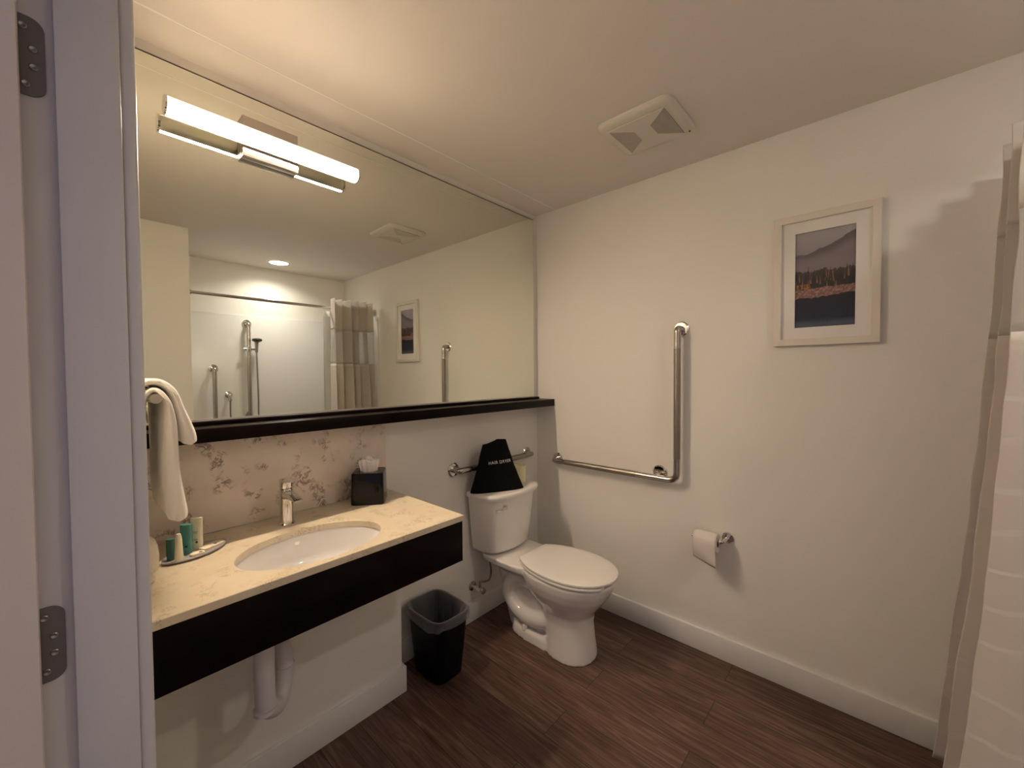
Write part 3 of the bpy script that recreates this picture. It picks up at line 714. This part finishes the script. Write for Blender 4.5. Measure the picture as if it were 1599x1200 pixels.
# lettering
cu_ = bpy.data.curves.new('lettering', 'FONT'); cu_.body = 'HAIR DRYER'; cu_.size = 0.0235; cu_.extrude = 0.0004; cu_.align_x = 'CENTER'; cu_.space_character = 1.12
tmp = bpy.data.objects.new('lettering_tmp', cu_); COL.objects.link(tmp)
dg = bpy.context.evaluated_depsgraph_get(); me = bpy.data.meshes.new_from_object(tmp.evaluated_get(dg)); bpy.data.objects.remove(tmp)
bt = B(); bt.from_mesh(me); bpy.data.meshes.remove(me)
_, mid, ax, nrm, th = bagring(0.55)
for v in bt.verts:
    s = 0.535 + v.co.y/0.275
    R_, mid, ax, nrm, th = bagring(s)
    pu = v.co.x + 0.010
    # nearest ring vertices on the front side
    cand = sorted(R_, key=lambda p: abs((p-mid).dot(ax)-pu) + (10 if (p-mid).dot(nrm) < -0.001 else 0))[:2]
    d = max((p-mid).dot(nrm) for p in cand)
    v.co = mid + ax*pu + nrm*(d+0.0010+v.co.z); v.co.z = mid.z
    v.co.z = 0.7525+(1.0275-0.7525)*(s**0.92)
lo = obj('lettering', bt, m_white_ink, sack, smooth=False)
lo['label'] = 'white printed words HAIR DRYER'
pr = thing('spare_roll', 'pale yellow wrapped paper roll on the tank behind the black bag', 'toilet roll', (-0.318, -0.098, 0.7525))
b = B(); lathe(b, [(0.022, 0.7525), (0.050, 0.7525), (0.0525, 0.756), (0.0525, 0.848), (0.050, 0.852), (0.024, 0.853), (0.020, 0.846)], (-0.318, -0.098, 0), 'z', 40); obj('roll', b, m_roll, pr)

# ------------------------------------------------------------------ waste bin
wb = thing('waste_bin', 'black plastic waste bin with clear liner on the floor by the toilet', 'bin', (-0.965, -0.165, 0))
def rr_(z, hx_, hy_, cx=-0.965, cy=-0.163, n=4.6): return [Vector((p[0], p[1], z)) for p in sup(cx, cy, hx_, hy_, n, 64)]
b = B(); loft(b, [rr_(0.003, .078, .103), rr_(0.0, .072, .097), rr_(0.0, .074, .100), rr_(0.006, .078, .104), rr_(0.285, .100, .130), rr_(0.287, .106, .136), rr_(0.300, .106, .136), rr_(0.300, .099, .129), rr_(0.285, .097, .127), rr_(0.010, .074, .100)])
obj('bin_body', b, m_bin, wb, sharp=0.7)
b = B(); rings = []
ph = [random.uniform(0, 6.28) for _ in range(6)]
for k, (z, hx_, hy_, am) in enumerate([(0.260, .1085, .138, .004), (0.275, .110, .140, .004), (0.298, .1095, .1395, .0015), (0.3045, .106, .136, .001), (0.303, .098, .128, .001), (0.28, .092, .121, .009), (0.22, .080, .108, .016), (0.14, .070, .096, .018), (0.06, .058, .083, .014)]):
    ring = rr_(z, hx_, hy_)
    for i, p in enumerate(ring):
        a = 2*pi*i/64
        w = am*(math.sin(9*a+ph[0]+k*.2)+math.sin(14*a+ph[1])+0.7*math.sin(23*a+ph[2]))/2
        if k > 4:
            d = Vector((p.x+0.965, p.y+0.163, 0)).normalized(); p -= d*abs(w)
        elif k == 0:
            p.z += 0.006*math.sin(3*a+1)+0.004*math.sin(9*a)
    rings.append(ring)
loft(b, rings, cap=False); o = obj('bin_liner', b, m_bagclear, wb, sharp=3)
o['label'] = 'crumpled clear plastic liner folded over the rim'

# ------------------------------------------------------------------ toilet paper holder
tpn = thing('toilet_paper_holder', 'small chrome wall holder for the toilet paper on the right wall', 'holder', (0, -1.17, 0.60))
b = B(); lathe(b, [(0.026, -0.001), (0.026, -0.008), (0.023, -0.011), (0.010, -0.012)], (0, -1.172, 0.604), 'x', 36); obj('wall_flange', b, m_chrome, tpn)
b = B(); tube(b, fillet([(-0.011, -1.172, 0.604), (-0.073, -1.168, 0.602), (-0.073, -1.030, 0.602)], 0.012), 0.0085); lathe(b, [(0.014, -1.163), (0.0145, -1.158), (0.014, -1.152)], (-0.073, 0, 0.602), 'y', 24)
obj('arm', b, m_chrome, tpn)
rl = thing('toilet_paper_roll', 'white toilet paper roll with loose hanging sheet on the chrome holder', 'toilet roll', (-0.073, -1.095, 0.585))
rc = (-0.073, 0, 0.590)
b = B(); lathe(b, [(0.019, -1.147), (0.044, -1.147), (0.0455, -1.144), (0.0455, -1.046), (0.044, -1.043), (0.019, -1.043), (0.019, -1.147)], rc, 'y', 48, cap=False); obj('paper', b, m_tp, rl)
b = B(); lathe(b, [(0.0189, -1.1465), (0.0189, -1.0435), (0.0175, -1.0435), (0.0175, -1.1465), (0.0189, -1.1465)], rc, 'y', 32, cap=False); obj('core', b, m_card, rl)
b = B(); rows = []
for j in range(12):
    y = -1.1465+0.103*j/11; row = []
    for i in range(7):
        a = math.radians(80+100*i/6); row.append(Vector((rc[0]+0.0465*math.cos(a), y, rc[2]+0.0465*math.sin(a))))
    zend = 0.485 + 0.030*((j/11)**1.5)
    for i in range(1, 8):
        s = i/7; row.append(Vector((rc[0]-0.0465+0.010*s*s+0.004*math.sin(s*5+j*.4)*s, y-0.003*s, rc[2]+(zend-rc[2])*s)))
    rows.append(row)
loft(b, rows, closed=False); o = obj('hanging_sheet', b, m_tp, rl, sharp=3); md = o.modifiers.new('thick', 'SOLIDIFY'); md.thickness = 0.0008

# ------------------------------------------------------------------ framed picture
py0, py1, pz0, pz1 = -1.704, -1.352, 1.511, 2.064
pf = thing('framed_picture', 'white-framed lake and forest print on the right wall', 'picture', (0, -1.528, 1.511))
def ring_frame(b, y0, y1, z0, z1, w, x0, x1, bev=0.002):
    prof = [(0, x1), (0, x0+bev), (bev, x0), (w-bev, x0), (w, x0+bev), (w, x1)]
    rings = []
    for t_, x in prof: rings.append([Vector((x, y0+t_, z0+t_)), Vector((x, y1-t_, z0+t_)), Vector((x, y1-t_, z1-t_)), Vector((x, y0+t_, z1-t_))])
    loft(b, rings + [rings[0]], cap=False)
b = B(); ring_frame(b, py0, py1, pz0, pz1, 0.029, -0.022, -0.001); obj('frame', b, m_pframe, pf, smooth=False)
b = B(); ring_frame(b, py0+0.028, py1-0.028, pz0+0.028, pz1-0.028, 0.0485, -0.0105, -0.004, bev=0.001); obj('mat_board', b, m_matte, pf, smooth=False)
# print, painted by an attribute grid
NY, NZ = 132, 260
qy0, qy1, qz0, qz1 = -1.629, -1.427, 1.586, 1.990
me = bpy.data.meshes.new('print'); vs, fs, cols = [], [], []
def sm(a, b_, x): t_ = max(0, min(1, (x-a)/(b_-a))); return t_*t_*(3-2*t_)
def mixc(a, b_, t_): return tuple(p*(1-t_)+q*t_ for p, q in zip(a, b_))
rnd = random.Random(3)
trees = []
for k in range(95):
    u = rnd.random(); base_v = 0.385 + rnd.random()*0.15; h = 0.05 + rnd.random()*0.07
    col = rnd.choice([(0.030, 0.030, 0.028), (0.018, 0.020, 0.020), (0.05, 0.035, 0.028), (0.34, 0.15, 0.06), (0.028, 0.026, 0.024), (0.30, 0.15, 0.085)])
    trees.append((base_v, u, h, 0.012+rnd.random()*0.014, col))
trees.sort(key=lambda t_: -t_[0])
def fbm(x, y, z=0): return noise.fractal(Vector((x, y, z)), 0.8, 2.0, 5)
def pcol(u, v):   # u left to right, v bottom to top
    sky = mixc((0.30, 0.275, 0.30), (0.40, 0.375, 0.40), sm(.7, 1, v))
    c = sky
    ridge = 0.76 + 0.19*u**1.6 + 0.02*fbm(u*4, 1.7)
    if v < ridge: c = mixc((0.135, 0.105, 0.125), (0.24, 0.20, 0.225), sm(0.02, 0.13, ridge-v))
    ridge2 = 0.84 - 0.10*u + 0.015*fbm(u*6, 7)
    c = mixc(c, (0.205, 0.165, 0.18), 0.55*sm(-.02, .04, 0.75+0.03*fbm(u*5, 3)-v))
    c = mixc(c, (0.23, 0.20, 0.215), 0.6*sm(0.09, 0, abs(v-0.66+0.02*fbm(u*5, 11))))
    tree_top = 0.575 + 0.030*fbm(u*9, 5) + 0.018*abs(math.sin(u*60+3*fbm(u*8, 2)))
    if v < tree_top: c = mixc((0.055, 0.047, 0.047), (0.018, 0.016, 0.016), sm(0, 0.10, tree_top-v))
    for bv, tu, h, w, col in trees:
        if bv < v < bv+h:
            k = 1-(v-bv)/h
            if abs(u-tu) < w*k*(0.8+0.3*math.sin(v*420)): c = mixc(col, (col[0]*.5, col[1]*.5, col[2]*.5), sm(-1, 1, (tu-u)/w))
    sh_t = 0.400 + 0.012*fbm(u*5, 9) + 0.015*u; sh_b = 0.300 + 0.02*fbm(u*4, 13)+0.035*u
    if u < 0.28 and 0.40 < v < 0.455: c = mixc(c, (0.33, 0.14, 0.04), sm(0.1, .5, fbm(u*30, v*30, 2)+.3))
    if sh_b < v < sh_t: c = mixc((0.16, 0.085, 0.07), (0.36, 0.20, 0.16), sm(-.4, .5, fbm(u*25, v*45, 4)))
    if v <= sh_b:
        c = (0.004, 0.004, 0.007)
        c = mixc(c, (0.008, 0.012, 0.032), sm(0.28, 0.12, v)*(0.5+0.5*fbm(u*20, 4)))
        c = mixc(c, (0.075, 0.085, 0.125), sm(0.10+0.02*fbm(u*40, 1), 0.03, v))
    return tuple(max(0.0, x) for x in c)
for j in range(NZ+1):
    for i in range(NY+1):
        u, v = i/NY, j/NZ
        vs.append((-0.0032, qy1+(qy0-qy1)*u, qz0+(qz1-qz0)*v)); cols.append((*pcol(u, v), 1.0))
for j in range(NZ):
    for i in range(NY):
        a = j*(NY+1)+i; fs.append((a, a+1, a+NY+2, a+NY+1))
me.from_pydata(vs, [], fs); at = me.color_attributes.new('print', 'FLOAT_COLOR', 'POINT')
for k, c in enumerate(cols): at.data[k].color = c
m_print = mat('landscape_print', (1, 1, 1), 0.6); vc = nd(m_print, 'ShaderNodeVertexColor'); vc.layer_name = 'print'
lk(m_print, vc.outputs['Color'], bsdf(m_print).inputs['Base Color'])
me.materials.append(m_print); po = bpy.data.objects.new('print', me); COL.objects.link(po); po.parent = pf; po.matrix_parent_inverse = Matrix.Translation(pf.location).inverted()
obj('backing_board', bx(-0.0030, -0.0010, py0+0.02, py1-0.02, pz0+0.02, pz1-0.02), m_matte, pf, smooth=False)
m_glass = mat('picture_glass', (1, 1, 1), 0.03); gb_ = bsdf(m_glass)
trn = nd(m_glass, 'ShaderNodeBsdfTransparent'); gls = nd(m_glass, 'ShaderNodeBsdfGlossy'); gls.inputs['Roughness'].default_value = 0.02
mxg = nd(m_glass, 'ShaderNodeMixShader'); mxg.inputs[0].default_value = 0.03
lk(m_glass, trn.outputs[0], mxg.inputs[1]); lk(m_glass, gls.outputs[0], mxg.inputs[2])
lk(m_glass, mxg.outputs[0], m_glass.node_tree.nodes['Material Output'].inputs['Surface'])
b = B(); vq = [b.verts.new(p) for p in ((-0.0125, py0+0.0285, pz0+0.0285), (-0.0125, py1-0.0285, pz0+0.0285), (-0.0125, py1-0.0285, pz1-0.0285), (-0.0125, py0+0.0285, pz1-0.0285))]; b.faces.new(vq)
obj('glass_pane', b, m_glass, pf, smooth=False)

# ------------------------------------------------------------------ ceiling fan grille
vx0, vx1, vy0, vy1 = -0.604, -0.300, -1.118, -0.800
ve = thing('exhaust_fan', 'square plastic exhaust fan cover with slotted grilles on the ceiling', 'vent', ((vx0+vx1)/2, (vy0+vy1)/2, H))
vcx, vcy, vhx, vhy = (vx0+vx1)/2, (vy0+vy1)/2, (vx1-vx0)/2, (vy1-vy0)/2
def vr(k, z, n=9): return [Vector((p[0], p[1], z)) for p in sup(vcx, vcy, vhx-k, vhy-k, n, 64)]
b = B(); loft(b, [vr(0, H-0.001), vr(0, H-0.010), vr(0.006, H-0.017), vr(0.016, H-0.020), vr(0.040, H-0.0225)])
obj('cover', b, m_vent, ve, sharp=0.6)
# dark slotted fields left and right of the centre plate
b = B(); zz = H-0.0232
box(b, vcx-0.110, vcx+0.110, vcy-0.118, vcy+0.118, zz-0.0006, zz); obj('grille_back', b, m_vdark, ve, smooth=False)
sl = B(); n = 46
for i in range(n):
    y = vcy-0.118+0.236*(i+0.5)/n
    box(sl, vcx-0.110, vcx+0.110, y-0.00125, y+0.00125, zz-0.0032, zz-0.0006)
obj('grille_slats', sl, m_vent, ve, smooth=False)
b = B()
# solid corners between the two fan-shaped fields, and the centre plate
def tri(pts): loft(b, [[Vector((vcx+p[0], vcy+p[1], zz-0.0036)) for p in pts], [Vector((vcx+p[0], vcy+p[1], zz-0.0006)) for p in pts]])
tri([(-0.112, -0.12), (-0.112, 0.120), (-0.040, 0.035), (-0.040, -0.035)][::1])
tri([(0.112, -0.12), (0.112, 0.120), (0.040, 0.035), (0.040, -0.035)])
tri([(-0.042, -0.035), (-0.042, 0.035), (0.042, 0.035), (0.042, -0.035)])
obj('centre_plate', b, m_vent, ve, smooth=False)
b = B(); lathe(b, [(0.005, 0), (0.004, -0.0012)], (vx1-0.030, vy0+0.022, H-0.0212), 'z', 16); obj('badge', b, m_mark, ve)

# ------------------------------------------------------------------ shower
surr = B(); st = 0.012; zs = 1.965
box(surr, XS+0.0005, -0.0005, YB+0.0005, YB+st, 0, zs, bev=0.005)
box(surr, -st, -0.0005, YB+st, -2.045, 0, zs, bev=0.003)
box(surr, XS+0.0005, XS+st, YB+st, -2.045, 0, zs, bev=0.003)
tag(obj('shower_surround', surr, m_surr), 'glossy white shower wall surround seen in the mirror behind the rod', 'shower surround')
pan = B(); box(pan, XS+st, -st, YB+st, -2.045, 0.0, 0.022, bev=0.004); box(pan, XS+st, -st, -2.085, -2.045, 0.022, 0.05, bev=0.006)
tag(obj('shower_pan', pan, m_surr), 'low white shower pan on the floor behind the curtain', 'shower pan')
RY, RZ = -2.115, 2.022
rod = thing('curtain_rod', 'chrome shower curtain rod spanning the shower opening below the ceiling', 'curtain rod', (-0.75, RY, RZ))
b = B(); tube(b, [(XS+0.006, RY, RZ), (-0.006, RY, RZ)], 0.0125); obj('rod', b, m_chrome, rod)
for sx, sg in ((XS+0.001, 1), (-0.001, -1)):
    b = B(); lathe(b, [(0.036, 0), (0.036, 0.005*sg), (0.026, 0.014*sg), (0.019, 0.024*sg), (0.019, 0.034*sg)], (sx, RY, RZ), 'x', 32); obj('rod_flange', b, m_chrome, rod)
# curtain
cr = thing('shower_curtain', 'white fabric shower curtain with sheer band bunched at the right wall', 'shower curtain', (-0.28, RY, 0.03))
def curtain_strip(name, z0, z1, m, nz, xa=-0.475, xb=-0.095, dy=0.0, amp=1.0, x_extra=0.0, ph=1.1, folds=5.0, parent=cr):
    b = B(); rows = []
    for j in range(nz+1):
        z = z0+(z1-z0)*j/nz; d = max(0, 1-z/2.03)
        row = []
        for i in range(221):
            u = i/220
            a = (0.066+0.022*d)*amp
            wv = math.sin(2*pi*folds*u+ph+0.7*math.sin(3.1*u+1.5*d)) 
            wv = math.copysign(abs(wv)**0.85, wv)
            wv += 0.25*math.sin(2*pi*folds*0.47*u+1+2*d)
            x = xa-0.02*d + (xb+0.05*d-xa+0.02*d)*u + 0.016*math.cos(2*pi*folds*u*1.0+ph)*amp
            x = min(x, -0.016)
            y = RY + 0.066 + dy + (0.105*d**2.2)*(1 if dy >= 0 else 0.3) + a*wv
            rr = noise.noise(Vector((u*9, z*6, 2+dy*10)))*0.006
            row.append(Vector((x, y+rr, z)))
        rows.append(row)
    loft(b, rows, closed=False); o = obj(name, b, m, parent, sharp=4)
    md = o.modifiers.new('thick', 'SOLIDIFY'); md.thickness = 0.0012
    return o
curtain_strip('header', 1.815, 2.095, m_curt, 14)
o = curtain_strip('sheer_band', 1.500, 1.815, m_sheer, 12); o['label'] = 'see-through mesh band in the upper curtain'
curtain_strip('lower_panel', 0.055, 1.500, m_curt, 60)
curtain_strip('liner', 0.06, 2.000, m_liner, 40, xa=-0.492, xb=-0.15, dy=-0.145, amp=0.28, ph=1.3, folds=5)
# fixtures on the shower's back wall
yw = YB+st; yb_ = yw+0.052
def wall_bar(name, x, z0, z1, label):
    t_ = thing(name, label, 'grab bar', (x, yw, (z0+z1)/2), None)
    b = B(); tube(b, fillet([(x, yw+0.002, z1), (x, yb_, z1), (x, yb_, z0), (x, yw+0.002, z0)], 0.035), r0); obj('bar', b, m_steel, t_)
    for z in (z0, z1): b = B(); flange(b, (x, yw, z), 'y', 1); obj('wall_flange', b, m_chrome, t_)
    return t_
wall_bar('grab_bar', -0.955, 1.02, 1.885, 'tall vertical steel bar carrying the hand shower, seen in the mirror')
wall_bar('grab_bar', -1.225, 0.72, 1.462, 'shorter vertical steel grab bar near the dark mirror corner, seen in reflection')
hs_ = thing('hand_shower', 'dark hand shower head with hose clipped to the tall shower bar', 'shower head', (-0.92, yb_, 1.64))
b = B(); lathe(b, [(0.021, 1.625), (0.024, 1.632), (0.024, 1.658), (0.021, 1.665)], (-0.955, yb_, 0), 'z', 24); tube(b, [(-1.000, yb_, 1.645), (-0.90, yb_+0.004, 1.645)], 0.011)
obj('slide_clamp', b, m_chrome, hs_)
b = B(); tube(b, spline([(-0.898, yb_+0.020, 1.615), (-0.897, yb_+0.022, 1.66), (-0.897, yb_+0.026, 1.70), (-0.897, yb_+0.034, 1.725)], 4), [0.012, .012, .013, .014, .015, .015, .016, .016, .018, .018, .02, .022, .024], 20)
obj('handle', b, m_steel, hs_)
b = B(); lathe(b, [(0.022, 1.712), (0.040, 1.722), (0.043, 1.732), (0.038, 1.742), (0.020, 1.748)], (-0.897, yb_+0.040, 0), 'z', 32); obj('spray_head', b, m_head, hs_)
b = B(); tube(b, spline([(-0.898, yb_+0.020, 1.615), (-0.894, yb_+0.022, 1.40), (-0.890, yb_+0.015, 1.10), (-0.900, yb_+0.01, 0.75), (-0.99, yb_+0.005, 0.62), (-1.09, yb_-0.005, 0.78), (-1.108, yb_-0.012, 1.0), (-1.110, yb_-0.012, 1.17)], 8), 0.0065, 10)
obj('hose', b, m_hose, hs_)
vo = thing('water_outlet', 'small round chrome hose outlet on the shower wall between the bars', 'outlet', (-1.112, yw, 1.22))
b = B(); lathe(b, [(0.032, 0.001), (0.030, 0.008), (0.014, 0.012), (0.012, 0.030)], (-1.112, yw, 1.222), 'y', 28); obj('escutcheon', b, m_chrome, vo)
b = B(); tube(b, fillet([(-1.112, yw+0.028, 1.222), (-1.112, yw+0.042, 1.218), (-1.110, yb_-0.012, 1.165)], 0.01), [0.012]*12); lathe(b, [(0.013, 1.165), (0.015, 1.172), (0.015, 1.185)], (-1.110, yb_-0.012, 0), 'z', 16); obj('elbow', b, m_chrome, vo)
# recessed downlight
dn = thing('recessed_downlight', 'round glowing recessed ceiling light over the shower, seen in the mirror', 'lamp', (-0.770, -2.440, H))
b = B(); lathe(b, [(0.092, -0.0005), (0.090, -0.006), (0.078, -0.008), (0.076, -0.004)], (-0.770, -2.440, H), 'z', 48, cap=False); obj('trim_ring', b, m_vent, dn)
b = B(); lathe(b, [(0.0765, -0.0035), (0.0765, -0.0055), (0.05, -0.0062), (0.001, -0.0064)], (-0.770, -2.440, H), 'z', 48); obj('lens', b, m_down, dn)

# the downlight's own beam
al = bpy.data.lights.new('downlight_beam', 'AREA'); al.shape = 'DISK'; al.size = 0.14; al.energy = 1.6; al.color = SHOWER_COLOR; al.spread = math.radians(144)
ao = bpy.data.objects.new('downlight_beam', al); COL.objects.link(ao); ao.parent = dn; ao.location = (0, 0, -0.0075)
